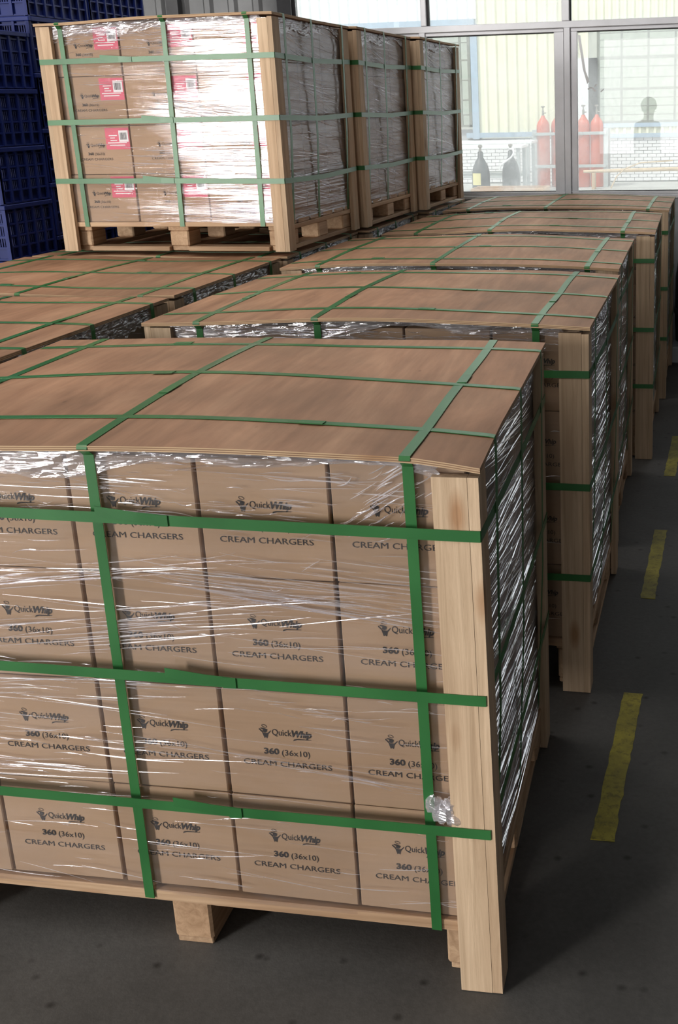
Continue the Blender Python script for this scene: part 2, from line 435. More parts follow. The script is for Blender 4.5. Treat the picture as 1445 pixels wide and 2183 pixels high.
# ------------------------------------------------------------------ film meshes
def film_mesh(W, D, z0, z1, inset, ncol, zl, rnd, front_folds, side_folds, clusters=None):
    """Wrapped film round the load: x in [-W+inset, -inset], y in [inset, D-inset]."""
    mb = MB(); x0, x1, y0, y1 = -W+inset, -inset, inset, D-inset
    mb.sm = True
    ph = [rnd.uniform(0, 6) for _ in range(6)]
    def amp(s, z): return .0012*math.sin(38*z+2*math.sin(3*s+ph[0])+ph[1])+.0011*math.sin(11*s+ph[2]+14*z)+.0007*math.sin(90*z+5*s+ph[3])
    def wall(fn, L, nx, nz):
        n = len(mb.v)
        vs = []
        for j in range(nz+1):
            z = z0+(z1-z0)*j/nz
            for i in range(nx+1):
                s = L*i/nx; vs.append(fn(s, z, amp(s, z)))
        fs = [(j*(nx+1)+i, j*(nx+1)+i+1, (j+1)*(nx+1)+i+1, (j+1)*(nx+1)+i) for j in range(nz) for i in range(nx)]
        mb.add(vs, fs)
    wall(lambda s, z, a: (x0+s, y0-a, z), x1-x0, 30, 60)
    mb.mi = 2; wall(lambda s, z, a: (x1+a, y0+s, z), y1-y0, 22, 60); mb.mi = 0
    wall(lambda s, z, a: (x1-s, y1+a, z), x1-x0, 8, 10)
    wall(lambda s, z, a: (x0-a, y1-s, z), y1-y0, 8, 10)
    mb.mi = 1; mb.sm = False
    def fold(p0, d, n, L, w, h, sag):
        p0 = Vector(p0); d = Vector(d).normalized(); n = Vector(n); q = d.cross(n)
        k = 5; P = []
        for i in range(k+1):
            t = i/k; c = p0+d*L*(t-.5)+q*sag*(4*(t-.5)**2)
            c.z = min(max(c.z, z0+.003), z1-.003)
            ww = w*(.15+.85*math.sin(math.pi*min(max(t, .02), .98)))
            P += [c-q*ww, c+n*h*(.3+.7*math.sin(math.pi*t)), c+q*ww]
        F = []
        for i in range(k):
            a = 3*i; F += [(a, a+3, a+4, a+1), (a+1, a+4, a+5, a+2)]
        mb.add(P, F)
    for _ in range(front_folds):
        z = rnd.uniform(z0+.01, z1-.015)
        if rnd.random() < .25: z = z1-abs(rnd.gauss(0, .05))-.004
        L = min(rnd.expovariate(1/.10)+.02, .40)
        x = rnd.uniform(x0+L/2, x1-L/2); sl = rnd.gauss(-.02, .07)
        fold((x, y0-.0022, z), (1, 0, sl), (0, -1, 0), L, rnd.uniform(.0004, .0011), rnd.uniform(.0006, .0018), rnd.gauss(0, .003))
    for (cx, cz, sx, sz, sl, n, Lm) in (clusters or []):
        for _ in range(n):
            L = min(max(rnd.gauss(Lm, Lm*.4), .03), .5)
            x = min(max(rnd.gauss(cx, sx), x0+L/2), x1-L/2); z = min(max(rnd.gauss(cz, sz)+sl*(x-cx), z0+.01), z1-.01)
            fold((x, y0-.0024, z), (1, 0, sl+rnd.gauss(0, .02)), (0, -1, 0), L, rnd.uniform(.0006, .0016), rnd.uniform(.0008, .0024), rnd.gauss(0, .003))
    for q_ in range(side_folds):
        mb.mi = 1 if q_ % 4 == 0 else 3
        z = rnd.uniform(z0+.01, z1-.01); L = min(rnd.expovariate(1/.22)+.05, .60)
        y = rnd.uniform(y0+L/2, y1-L/2)
        fold((x1+.0022, y, z), (0, 1, rnd.gauss(-.14, .07)), (1, 0, 0), L, rnd.uniform(.0004, .0012), rnd.uniform(.0006, .0018), rnd.gauss(0, .006))
    return mb

def crumple_mesh(x0, x1, y, zfun, h, rnd, dens=.022):
    """Bunched film: long flat facets whose lower edge wanders."""
    mb = MB(); nx = max(4, int((x1-x0)/dens)); nz = max(4, int(h/.0055))
    ph = [rnd.uniform(0, 6.28) for _ in range(3)]
    vs = []
    for j in range(nz+1):
        for i in range(nx+1):
            x = x0+(x1-x0)*i/nx
            hh = h*(.62+.30*math.sin(6.3*x+ph[0])+.22*math.sin(17*x+ph[1])+.1*rnd.random())
            z = zfun(x)-max(.012, hh)*(1-j/nz)
            vs.append((x+rnd.uniform(-.006, .006), y-rnd.uniform(0, .0042), z+rnd.uniform(-.0016, .0016)*(0 if j == nz else 1)))
    mb.add(vs, [(j*(nx+1)+i, j*(nx+1)+i+1, (j+1)*(nx+1)+i+1, (j+1)*(nx+1)+i) for j in range(nz) for i in range(nx)])
    return mb

# ------------------------------------------------------------------ palletised loads
def dome(W, D, zbase, rise, rnd, n=(24, 12), overhang=.004, th=.009, corner=0, wave=.004):
    """Top sheet of plywood bowed up in the middle; returns mesh builder and height function."""
    ph = [rnd.uniform(0, 6.28) for _ in range(4)]
    def zt(x, y):
        u = 2*x/W+1; v = 2*y/D-1
        z = zbase+rise*(1-u*u)*(1-.35*v*v)+wave*math.sin(2.6*u+ph[0])*abs(v)+.5*wave*math.sin(5*u+ph[1]+v)
        if corner: z -= corner*max(0, (u-.80)/.20)**1.3*max(0, (-v-.5)/.5)
        return z
    mb = MB(); mb.sm = True; nx, ny = n
    X = [-W-overhang+(W+2*overhang)*i/nx for i in range(nx+1)]; Y = [-overhang+(D+2*overhang)*j/ny for j in range(ny+1)]
    V = [(x, y, zt(x, y)+th) for y in Y for x in X]; V2 = [(x, y, zt(x, y)) for y in Y for x in X]
    q = lambda i, j: j*(nx+1)+i
    mb.add(V, [(q(i, j), q(i+1, j), q(i+1, j+1), q(i, j+1)) for j in range(ny) for i in range(nx)])
    mb.add(V2, [(q(i, j+1), q(i+1, j+1), q(i+1, j), q(i, j)) for j in range(ny) for i in range(nx)])
    mb.sm = False
    for k in range(5):   # visible plies on the edge
        mb.mi = 1 if k % 2 == 0 else 2; a, b = th*k/5, th*(k+1)/5
        for row, out in ((([(x, Y[0]) for x in X]), 0), (([(X[-1], y) for y in Y]), 0), (([(x, Y[-1]) for x in reversed(X)]), 0), (([(X[0], y) for y in reversed(Y)]), 0)):
            P = []
            for (x, y) in row: P += [(x, y, zt(x, y)+a), (x, y, zt(x, y)+b)]
            mb.add(P, [(2*i, 2*i+2, 2*i+3, 2*i+1) for i in range(len(row)-1)])
    return mb, zt

class Load:
    """A list of parts (name, mesh, label, children) shared by every copy of one kind of pallet load."""
    def __init__(s): s.parts = []
    def part(s, name, me, label=None): s.parts.append((name, me, label, [])); return s.parts[-1]
    def sub(s, p, name, me, label=None): p[3].append((name, me, label))
    def place(s, name, loc, rz):
        e = empty(name, loc, rz)
        for n, me, lb, ch in s.parts:
            o = put(n, me, e, lb)
            for n2, me2, lb2 in ch: put(n2, me2, o, lb2)
        return e

def make_load(W, D, H, pz, ncol, nrow, nlay, vx, hz, ty, seed, folds=(140, 140), clusters=None, lean=0.0,
              post_w=.058, prints='all', labels=False, side_col=True, left_col=True, rise=.022, corner=0, front_board=False, front_layers=None, pr=None, knot=False, joints=True, tilt=0.0, weld=None):
    """pz = (bottom board top, block top, stringer top, deck top). Local corner frame: x in [-W,0], y in [0,D], z up.
    The root sits at the base centre."""
    rnd = random.Random(seed); L = Load(); off = (W/2, -D/2, 0); pr = pr or _pr
    def M(mb, name, m): return mb.mesh(name, m, off)
    b1, b2, b3, b4 = pz
    # ---- pallet: bottom boards, blocks, stringers, deck boards
    bx = (-W+.02, -W/2-.04+.002, -.095)
    bw = .078
    ys = (.045, D/2-.045, D-.145)
    P = L.part('pallet', None)
    for x in bx:
        m = MB(); m.bbox(x-.004, x+bw+.004, .04, D-.04, b2, b3, .002); L.sub(P, 'stringer_board', M(m, 'stringer_board', WOODY))
    nd = 6 if D < .8 else 7
    gap = .022; dw = (D-.036-gap*(nd-1))/nd
    for k in range(nd):
        m = MB(); y = .018+k*(dw+gap); m.bbox(-W+.018, -.018, y, y+dw, b3, b4, .002); L.sub(P, 'deck_board', M(m, 'deck_board', WOODX))
    for x in bx:
        for y in ys:
            m = MB(); j = rnd.uniform(-.006, .006)
            m.bbox(x+j, x+bw+j, y, y+.10, b1, b2, .005); L.sub(P, 'block', M(m, 'block', WOODY))
    for x in bx:
        m = MB(); m.bbox(x+.002, x+bw-.004, .05, D-.05, 0, b1, .002); L.sub(P, 'bottom_board', M(m, 'bottom_board', WOODY))
    if front_board:
        for y in (.03, D-.11):
            for xa, xb in ((bx[0]+bw, bx[1]), (bx[1]+bw, bx[2])):
                m = MB(); m.bbox(xa+.001, xb-.001, y, y+.075, 0, b1, .002); L.sub(P, 'bottom_board', M(m, 'bottom_board', WOODX))
    # ---- cartons
    cin = .023; cw = (W-2*cin)/ncol; cd = (D-2*cin)/nrow; ch = (H-b4-.010)/nlay
    for k in range(nlay):
        for i in range(ncol):
            for j in range(nrow):
                front = j == 0; side = i == ncol-1; left = i == 0
                if front and front_layers and k < nlay-front_layers and not side and not left: continue
                if not (front or (side and side_col) or (left and left_col)): continue
                x = -W+cin+i*cw; y = cin+j*cd; z = b4+k*ch; g = .0030
                tx = rnd.uniform(-.0008, .0008); ty_ = rnd.uniform(0, .002)
                m = MB(); m.bbox(x+g+tx, x+cw-g+tx, y+g+ty_, y+cd-g, z+.0008, z+ch-.0012, .0018)
                pt = L.part('carton', M(m, 'carton', CARD))
                if front and prints:
                    q = MB(); q.v = [(a+x+cw/2, b+y+g+ty_, c+z) for a, b, c in pr.v]; q.f = pr.f; q.m = pr.m; q.smooth = pr.smooth
                    L.sub(pt, 'printed_lettering', M(q, 'printed_lettering', INK), 'black printed logo and lettering')
                if front and labels:
                    a, b, c = label_parts(x+cw-.004, z+ch-.008, y+g+ty_)
                    L.sub(pt, 'pink_label', M(a, 'pink_label', PINK), 'pink sticker')
                    L.sub(pt, 'barcode_patch', M(b, 'barcode_patch', [PAPER, INK]), 'white barcode patch')
                    L.sub(pt, 'label_lettering', M(c, 'label_lettering', PAPER))
    # ---- top sheet
    top, zt = dome(W, D, H-.006, rise, rnd, corner=corner)
    L.part('top_sheet', M(top, 'top_sheet', [PLY, PLY_EDGE, PLY_DARK]), 'bowed reddish plywood sheet')
    # ---- film
    fm = film_mesh(W, D, b4-.012, H-.009, cin-.005, ncol, ch, rnd, folds[0], folds[1], clusters)
    fp = L.part('stretch_film', M(fm, 'stretch_film', [FILM, FOLD, FILM_SIDE, FOLD_SIDE]), 'clear wrinkled stretch film')
    cr = crumple_mesh(-W+post_w+.012, -post_w-.012, cin-.007, lambda x: zt(x, 0)-.001, .045, rnd)
    L.sub(fp, 'crumpled_film', M(cr, 'crumpled_film', CRUMPLE), 'bunched film under the top sheet')
    cs = MB(); tmp = crumple_mesh(.07, D-.07, 0, lambda y: zt(0, y)-.002, .07, rnd, .014)
    cs.add([(-cin+.006-b, a, c) for a, b, c in tmp.v], tmp.f)
    L.sub(fp, 'crumpled_film', M(cs, 'crumpled_film', CRUMPLE))
    if knot:
        kb = MB(); kb.sm = False
        for cx, cz, r in ((-.098, .385, .017), (-.080, .372, .021), (-.066, .362, .017), (-.072, .388, .014), (-.090, .365, .014)):
            vs = []
            for a in range(6):
                for b in range(9):
                    t = math.pi*(a+.5)/6; p = 2*math.pi*b/9; rr = r*rnd.uniform(.75, 1.2)
                    vs.append((cx+rr*math.sin(t)*math.cos(p), .008+.7*rr*math.sin(t)*math.sin(p), cz+rr*math.cos(t)))
            kb.add(vs, [(a*9+b, a*9+(b+1) % 9, a*9+9+(b+1) % 9, a*9+9+b) for a in range(5) for b in range(9)])
        L.sub(fp, 'film_knot', M(kb, 'film_knot', CRUMPLE), 'white balled up knot of film')
    # ---- corner posts (front plank and side plank at each corner)
    t = .018; ptop = H-.011-corner*.6
    def plank(x0, x1, y0, y1, ln):
        m = MB(); e = rnd.uniform(-.004, .004)
        if ln: e = -.006
        m.hexa([(x0+ln, y0, .002), (x1+ln, y0, .002), (x1+ln, y1, .002), (x0+ln, y1, .002), (x0, y0, ptop+e), (x1, y0, ptop+e), (x1, y1, ptop+e), (x0, y1, ptop+e)])
        return m
    for fx in (0, 1):
        for fy in (0, 1):
            ya, yb = (0, t) if fy == 0 else (D-t, D)
            xa, xb = (-post_w-t, -t-.0006) if fx == 0 else (-W+t+.0006, -W+post_w+t)
            ln = lean if (fx == 0 and fy == 0) else 0
            pp = L.part('corner_post', M(plank(xa, xb, ya, yb, ln), 'corner_post', WOODZ))
            xa, xb = (-t, 0) if fx == 0 else (-W, -W+t)
            ya, yb = (0.0005, .062) if fy == 0 else (D-.062, D-.0005)
            L.sub(pp, 'side_plank', M(plank(xa, xb, ya, yb, ln), 'side_plank', WOODZ))
    # ---- straps
    sw, st = .0185, .0012
    for x in vx:       # loops in the y-z plane
        m = MB(); yf = cin-.0085
        x += rnd.uniform(-.003, .003); sk = rnd.uniform(-.012, .012)
        pts = [(x+sk, yf, b3+.001), (x+sk*.5, yf-.001, (b4+H)/2), (x, yf-.002, zt(x, 0)-.012), (x, -.0055, zt(x, 0)+.004)]
        pts += [(x+sk*.2*math.sin(k), -.003+(D+.006)*k/10, zt(x, min(max(D*k/10, 0), D))+.0102) for k in range(0, 11)]
        pts += [(x, D+.0055, zt(x, D)+.003), (x, D-yf, zt(x, D)-.012), (x, D-yf, b3+.001)]
        m.ribbon(pts, (1, 0, 0), sw, st)
        o = L.part('vertical_strap', M(m, 'vertical_strap', STRAP), 'green plastic strap')
        if joints:
            m = MB(); yy = D*rnd.uniform(.3, .55)
            m.ribbon([(x+.002, yy+.03*k, zt(x, yy+.03*k)+.0118) for k in range(3)], (1, .06, 0), sw, st)
            L.sub(o, 'strap_joint', M(m, 'strap_joint', STRAP))
    for y in ty:       # loops in the x-z plane
        m = MB(); y += rnd.uniform(-.004, .004); sk = rnd.uniform(-.012, .012)
        xs_ = .0030
        pts = [(xs_-.020, y, b3+.001), (xs_-.003, y, H*.5), (xs_+.0025, y, zt(0, y)-.006), (xs_+.001, y, zt(0, y)+.0095)]
        pts += [(-.006-(W-.012)*k/14, y+sk*math.sin(2.5*k/14), zt(-.006-(W-.012)*k/14, y)+.0107) for k in range(0, 15)]
        pts += [(-W-xs_, y, zt(-W, y)+.008), (-W-xs_, y, zt(-W, y)-.006), (-W+.017, y, b3+.001)]
        m.ribbon(pts, (0, 1, 0), sw*.9, st)
        o = L.part('cross_strap', M(m, 'cross_strap', STRAP), 'green plastic strap')
        if joints:
            m = MB(); xx = -W*rnd.uniform(.25, .75)
            m.ribbon([(xx+.022*k, y+.001, zt(xx+.022*k, y)+.0124) for k in range(3)], (.08, 1, 0), sw*.95, st)
            L.sub(o, 'strap_joint', M(m, 'strap_joint', STRAP))
    for iz, z in enumerate(hz):       # belts round the posts
        m = MB(); e = .0016; dz = rnd.uniform(-.002, .002) if tilt else rnd.uniform(-.006, .006); s = .008; zl = z+tilt
        pts = [(-W/2, -e, z+tilt*.5), (-.03, -e, z-dz), (e*.3, -e, z-dz), (e, e, z-dz), (e, D/2, z-dz-s), (e, D-e, z-dz), (0, D+e, z-dz), (-W, D+e, zl), (-W-e, D-e, zl), (-W-e, e, zl), (-W+e, -e, zl+dz*.5), (-W/2, -e, z+tilt*.5)]
        m.ribbon(pts, (0, 0, 1), sw*1.04, st)
        o = L.part('belt_strap', M(m, 'belt_strap', STRAP), 'green plastic strap')
        if joints:
            m = MB(); x = weld[iz] if weld else -W*rnd.uniform(.42, .62); zz = z-tilt*x/W
            m.ribbon([(x, -e-.0012, zz+.001), (x-.05, -e-.0020, zz+.004+tilt*.04), (x-.125, -e-.0012, zz+.011+tilt*.1)], (0, 0, 1), sw, st)
            m.box(x-.020, x+.004, -e-.0030, -e-.0014, zz-.0095, zz+.0105)
            L.sub(o, 'strap_joint', M(m, 'strap_joint', STRAP))
    return L

PZ = (.014, .108, .127, .150)
V_R, H_R, T_R = (-.115, -.660, -1.085), (.895, .600, .338), (.135, .430, .745)
WR, DR, HR = 1.2, .83, 1.017
near_clusters = [(-.80, .780, .16, .012, .10, 26, .22), (-.62, .700, .15, .020, .13, 30, .24), (-.30, .790, .14, .025, -.06, 34, .20),
                 (-.35, .760, .18, .015, -.12, 20, .25), (-.85, .560, .16, .030, .02, 26, .12), (-.80, .460, .18, .03, -.03, 22, .10),
                 (-.90, .395, .14, .012, .01, 20, .16), (-.30, .545, .12, .012, -.03, 12, .08), (-.25, .43, .10, .008, -.12, 8, .18), (-.45, .93, .2, .035, -.05, 60, .05), (-.16, .955, .04, .03, .6, 50, .04)]
LR1 = make_load(WR, DR, HR, PZ, 5, 3, 4, V_R, H_R, T_R, 11, (240, 330), near_clusters, lean=.012, corner=.012, knot=True, tilt=.018, weld=(-.53, -.44, -.455))
def sag(L, W, H, dz):      # the loaded deck of this pallet has sunk at its right hand end
    for n, me, lb, ch in L.parts:
        for nn, mm in [(n, me)]+[(c[0], c[1]) for c in ch]:
            if mm and nn in ('deck_board', 'stringer_board', 'block', 'carton', 'printed_lettering', 'stretch_film', 'vertical_strap'):
                for v in mm.vertices:
                    k = min(1, max(0, (v.co.x-W/2+.55)/.55)); z = v.co.z
                    v.co.z -= dz*k*(1-z/H)*min(1, max(0, (z-.02)/.08))
sag(LR1, WR, HR, .017)
LR2 = make_load(WR, DR, HR, PZ, 5, 3, 4, (-.134, -.716, -1.045), H_R, (.11, .42, .75), 23, (160, 260), [(-.6, .985, .4, .015, -.02, 160, .05)])
LR3 = make_load(WR, DR, HR, PZ, 5, 3, 4, (-.105, -.64, -1.06), H_R, (.10, .42, .74), 35, (120, 180), [(-.6, .985, .4, .015, -.02, 100, .05)], rise=.018)
LU = make_load(.948, .775, .850, (.017, .078, .095, .113), 3, 3, 4, (-.10, -.430, -.855), (.712, .492, .270), (.10, .36, .69), 47, (170, 170),
               [(-.30, .70, .15, .05, -.03, 70, .10), (-.28, .30, .18, .07, -.04, 130, .14), (-.15, .15, .2, .02, -.01, 60, .2), (-.75, .80, .10, .02, .1, 60, .03), (-.45, .80, .10, .025, -.1, 60, .03), (-.32, .52, .1, .03, -.15, 40, .12)],
               post_w=.040, labels=True, left_col=True, rise=.010, front_board=True, pr=_pr_small)
LL = make_load(1.07, .82, HR, PZ, 4, 3, 4, (-.11, -.53, -.955), H_R, (.12, .41, .72), 59, (60, 30), [(-.4, .985, .3, .01, 0, 60, .08)], rise=.008, front_layers=1)

def put_load(L, W, D, xr, y, z, rz, label, group):
    cx, cy = -W/2, D/2
    c, s = math.cos(rz), math.sin(rz)
    o = L.place('pallet_load', (xr+c*cx-s*cy, y+s*cx+c*cy, z), rz)
    return tag(o, label, 'pallet load', group)
GR = 'strapped pallet loads in the right hand row'
put_load(LR1, WR, DR, 0, 0, 0, .035, 'nearest strapped pallet load, its whole front of four carton rows in view', GR)
put_load(LR2, WR, DR, .0506, 1.039, 0, .002, 'second pallet load from the front in the right hand row, tall pale corner post', GR)
put_load(LR3, WR, DR, .0315, 2.041, 0, .015, 'third pallet load from the front in the right hand row, set back from the aisle', GR)
put_load(LR2, WR, DR, .0948, 3.040, 0, .016, 'fourth pallet load from the front in the right hand row, post beside the aisle', GR)
put_load(LR3, WR, DR, .105, 4.071, 0, 0, 'farthest pallet load in the right hand row, directly under the window sill', GR)
GL = 'strapped pallet loads in the left hand row'
put_load(LL, 1.07, .82, -1.265, .560, 0, 0, 'plywood topped pallet load at the left edge beside the nearest load', GL)
put_load(LL, 1.07, .82, -1.265, 1.422, 0, 0, 'plywood topped pallet load just in front of the raised load and blue crates', GL)
put_load(LL, 1.07, .82, -1.250, 2.275, 0, 0, 'lower pallet load carrying the raised load with pink stickers', GL)
put_load(LL, 1.07, .82, -1.205, 3.125, 0, 0, 'lower pallet load carrying the middle raised load', GL)
put_load(LL, 1.07, .82, -1.150, 3.975, 0, 0, 'lower pallet load carrying the farthest raised load', GL)
GU = 'raised pallet loads stacked on the left hand row'
ZU = HR+.024
put_load(LU, .948, .775, -1.224, 2.250, ZU, -.018, 'raised pallet load with pink stickers on its cartons, stacked nearest the blue crates', GU)
put_load(LU, .948, .775, -1.186, 3.066, ZU, -.018, 'middle raised pallet load, second of three stacked on the left row', GU)
put_load(LU, .948, .775, -1.130, 3.872, ZU, -.018, 'farthest raised pallet load, third of the stacked three, nearest the window', GU)

# ------------------------------------------------------------------ room shell
WALLY = 5.15
m = MB(); m.box(-8.2, 4.0, -7.2, 5.25, -.10, 0); FL = struct(m.build('floor', FLOOR), 'dark stained concrete warehouse floor')
def dash(x0, y0, x1, y1, w, seed):
    rr = random.Random(seed); mb = MB(); n = 26; P = []
    for i in range(n+1):
        t = i/n; x = x0+(x1-x0)*t; y = y0+(y1-y0)*t
        a = x+rr.uniform(-.002, .002); b = x+w+rr.uniform(-.0025, .0025)
        P += [(a, y, .0002), (b, y+rr.uniform(-.002, .002), .0002), (b, y, .0016), (a, y, .0016)]
    F = [(0, 1, 2, 3)[::-1], (4*n, 4*n+1, 4*n+2, 4*n+3)]
    for i in range(n):
        for k in range(4): F.append((4*i+k, 4*i+(k+1) % 4, 4*i+4+(k+1) % 4, 4*i+4+k))
    mb.add(P, F)
    return mb.build('painted_dash', YELLOW, FL)
dash(.121, .444, .140, 1.056, .050, 1)['label'] = 'yellow painted dash'
dash(.143, 1.640, .155, 2.222, .046, 2)['label'] = 'yellow painted dash'
dash(.159, 2.830, .171, 3.403, .048, 3)['label'] = 'yellow painted dash'
dash(.176, 4.02, .188, 4.60, .048, 4)['label'] = 'yellow painted dash'

m = MB(); m.box(-8.2, 4.0, -7.2, 5.25, 5.0, 5.1); struct(m.build('ceiling', CEIL))
m = MB(); m.box(-8.2, -8.1, -7.2, 5.25, 0, 5.0); struct(m.build('wall_left', SIDEWALL))
m = MB(); m.box(3.9, 4.0, -7.2, 5.25, 0, 5.0); struct(m.build('wall_right', SIDEWALL))
m = MB()
for x0, x1, z0, z1 in ((-8.1, -6.8, 0, 5), (-6.8, -5.2, 3.3, 5), (-5.2, -1.7, 0, 5), (-1.7, .9, 2.8, 5), (.9, 3.9, 0, 5)): m.box(x0, x1, -7.1, -7.0, z0, z1)
struct(m.build('wall_rear', SIDEWALL))
# window wall
m = MB(); m.box(-2.28, 3.9, WALLY, WALLY+.10, 0, .985); struct(m.build('wall_front', LOWWALL), 'pale low wall under the window')
m = MB(); m.box(-8.1, 3.9, WALLY, WALLY+.10, 3.30, 5.0); struct(m.build('wall_front_upper', LOWWALL))
# corrugated sheet left of the window, with a steel column
def corrugated(x0, x1, y, z0, z1, pitch, depth, top, slope=.018):
    mb = MB(); P = []; x = x0
    prof = []
    while x < x1:
        prof += [(x, 0), (x+pitch-top-2*slope, 0), (x+pitch-top-slope, -depth), (x+pitch-slope, -depth)]; x += pitch
    prof = [(min(a, x1), b) for a, b in prof]+[(x1, 0)]
    for a, b in prof: P += [(a, y+b, z0), (a, y+b, z1)]
    mb.add(P, [(2*i, 2*i+2, 2*i+3, 2*i+1) for i in range(len(prof)-1)])
    n = len(P)
    for a, b in prof: mb.v += [(a, y+.02, z0), (a, y+.02, z1)]
    mb.f += [[n+2*i+1, n+2*i+3, n+2*i+2, n+2*i] for i in range(len(prof)-1)]; mb.m += [mb.mi]*(len(prof)-1); mb.smooth += [False]*(len(prof)-1)
    return mb
struct(corrugated(-8.1, -2.385, WALLY, 0, 3.30, .165, .022, .035).build('wall_front_left', GREYPANEL), 'grey corrugated sheet wall left of the window')
m = MB(); m.box(-2.375, -2.285, WALLY-.05, WALLY-.040, 0, 3.3); m.box(-2.335, -2.325, WALLY-.04, WALLY+.05, 0, 3.3); m.box(-2.375, -2.285, WALLY+.05, WALLY+.06, 0, 3.3)
struct(m.build('trim_1', DARKSTEEL), 'dark steel column at the left end of the window')
m = MB(); m.box(-3.10, -3.02, WALLY-.09, WALLY-.035, 0, 3.3); struct(m.build('trim_2', DARKSTEEL), 'dark steel post against the grey sheet wall')
# window: fixed frame members, sashes, panes
def frame_part(parent, name, boxes, mt=ALU, label=None):
    mb = MB()
    for b in boxes: mb.bbox(*b, .003)
    return put(name, mb.mesh(name, mt), parent, label)
Y0, Y1 = WALLY, WALLY+.075
win = struct(empty('window_1', (0, 0, 0)), 'grey aluminium framed window across the back wall')
frame_part(win, 'transom', [(-2.285, 3.9, Y0-.006, Y1, 1.999, 2.038)])
frame_part(win, 'sill_rail', [(-2.285, 3.9, Y0-.004, Y1, .985, 1.008)])
frame_part(win, 'head_rail', [(-2.285, 3.9, Y0, Y1, 3.25, 3.30)])
frame_part(win, 'mullion', [(-.582, -.504-.040, Y0-.012, Y1, 1.008, 1.999), (-.594, -.548, Y0-.008, Y1, 2.038, 3.25)])
frame_part(win, 'mullion', [(-1.484, -1.444, Y0-.008, Y1, 1.008, 1.999), (-1.466, -1.432, Y0-.008, Y1, 2.038, 3.25)])
frame_part(win, 'mullion', [(.455, .500, Y0-.008, Y1, 1.008, 1.999), (.455, .500, Y0-.008, Y1, 2.038, 3.25)])
def sash(x0, x1, z0, z1, w, gy, wl=None, wr=None):
    wl = w if wl is None else wl; wr = w if wr is None else wr
    s = frame_part(win, 'sash', [(x0, x1, gy-.014, gy+.014, z0, z0+w), (x0, x1, gy-.014, gy+.014, z1-w, z1), (x0, x0+wl, gy-.013, gy+.013, z0+w, z1-w), (x1-wr, x1, gy-.013, gy+.013, z0+w, z1-w)])
    g = frame_part(s, 'gasket', [(x0+wl, x1-wr, gy-.010, gy+.006, z0+w-.001, z0+w+.005), (x0+wl, x1-wr, gy-.010, gy+.006, z1-w-.006, z1-w+.001)], GASKET)
    mb = MB(); mb.box(x0+wl-.002, x1-wr+.002, gy-.002, gy+.002, z0+w-.002, z1-w+.002); put('pane', mb.mesh('pane', GLASS), s)
sash(-1.444, -.584, 1.009, 1.998, .021, Y0+.018, .006, .060)
sash(-.543, .456, 1.009, 1.998, .021, Y0+.018, .041, .05)
sash(-2.285, -1.484, 1.009, 1.998, .021, Y0+.018)
sash(.50, 1.60, 1.009, 1.998, .021, Y0+.018)
for x0, x1 in ((-2.285, -1.466), (-1.432, -.594), (-.548, .455), (.50, 1.6)):
    mb = MB(); mb.box(x0, x1, Y0+.03, Y0+.034, 2.037, 3.252); put('pane', mb.mesh('pane', GLASS), win)
frame_part(win, 'glazing_bead', [(-1.432, -1.420, Y0+.012, Y0+.05, 2.038, 3.25), (-.548, -.540, Y0+.012, Y0+.05, 2.038, 3.25), (-.584, -.570, Y0-.002, Y0+.03, 1.008, 1.999)], GASKET)
frame_part(win, 'mullion', [(1.60, 1.66, Y0, Y1, 1.008, 3.25)])
m = MB(); m.box(1.66, 3.9, Y0+.02, Y0+.08, 1.008, 3.25); struct(m.build('wall_front_right', LOWWALL))
# tape scraps stuck on the pane
for (x, z, L_, a, w) in ((-.405, 1.640, .036, -.75, .011), (-.430, 1.647, .024, .5, .009), (-.392, 1.662, .020, .8, .007), (-.352, 1.632, .026, .75, .007)):
    mb = MB(); c, s = math.cos(a)*L_/2, math.sin(a)*L_/2; nx, nz = -math.sin(a)*w/2, math.cos(a)*w/2; y = Y0+.0145
    mb.hexa([(x-c-nx, y, z-s-nz), (x+c-nx, y, z+s-nz), (x+c-nx, y+.001, z+s-nz), (x-c-nx, y+.001, z-s-nz), (x-c+nx, y, z-s+nz), (x+c+nx, y, z+s+nz), (x+c+nx, y+.001, z+s+nz), (x-c+nx, y+.001, z-s+nz)])
    put('tape_scrap', mb.mesh('tape_scrap', WHITEM), win, 'scrap of white tape on the glass')
mb = MB(); y = Y0+.0150
mb.add([(-.500, y, 1.955), (-.484, y, 1.955), (-.452, y, 1.745), (-.430, y, 1.690), (-.444, y, 1.672), (-.470, y, 1.760)], [(0, 5, 4, 3, 2, 1)])
mb.add([(a, b+.001, c) for a, b, c in mb.v], [(0, 1, 2, 3, 4, 5)]); mb.f += [[i, (i+1) % 6, 6+(i+1) % 6, 6+i] for i in range(6)]; mb.m += [0]*6; mb.smooth += [False]*6
put('paper_strip', mb.mesh('paper_strip', WHITEM), win, 'long torn strip of white paper on the glass')

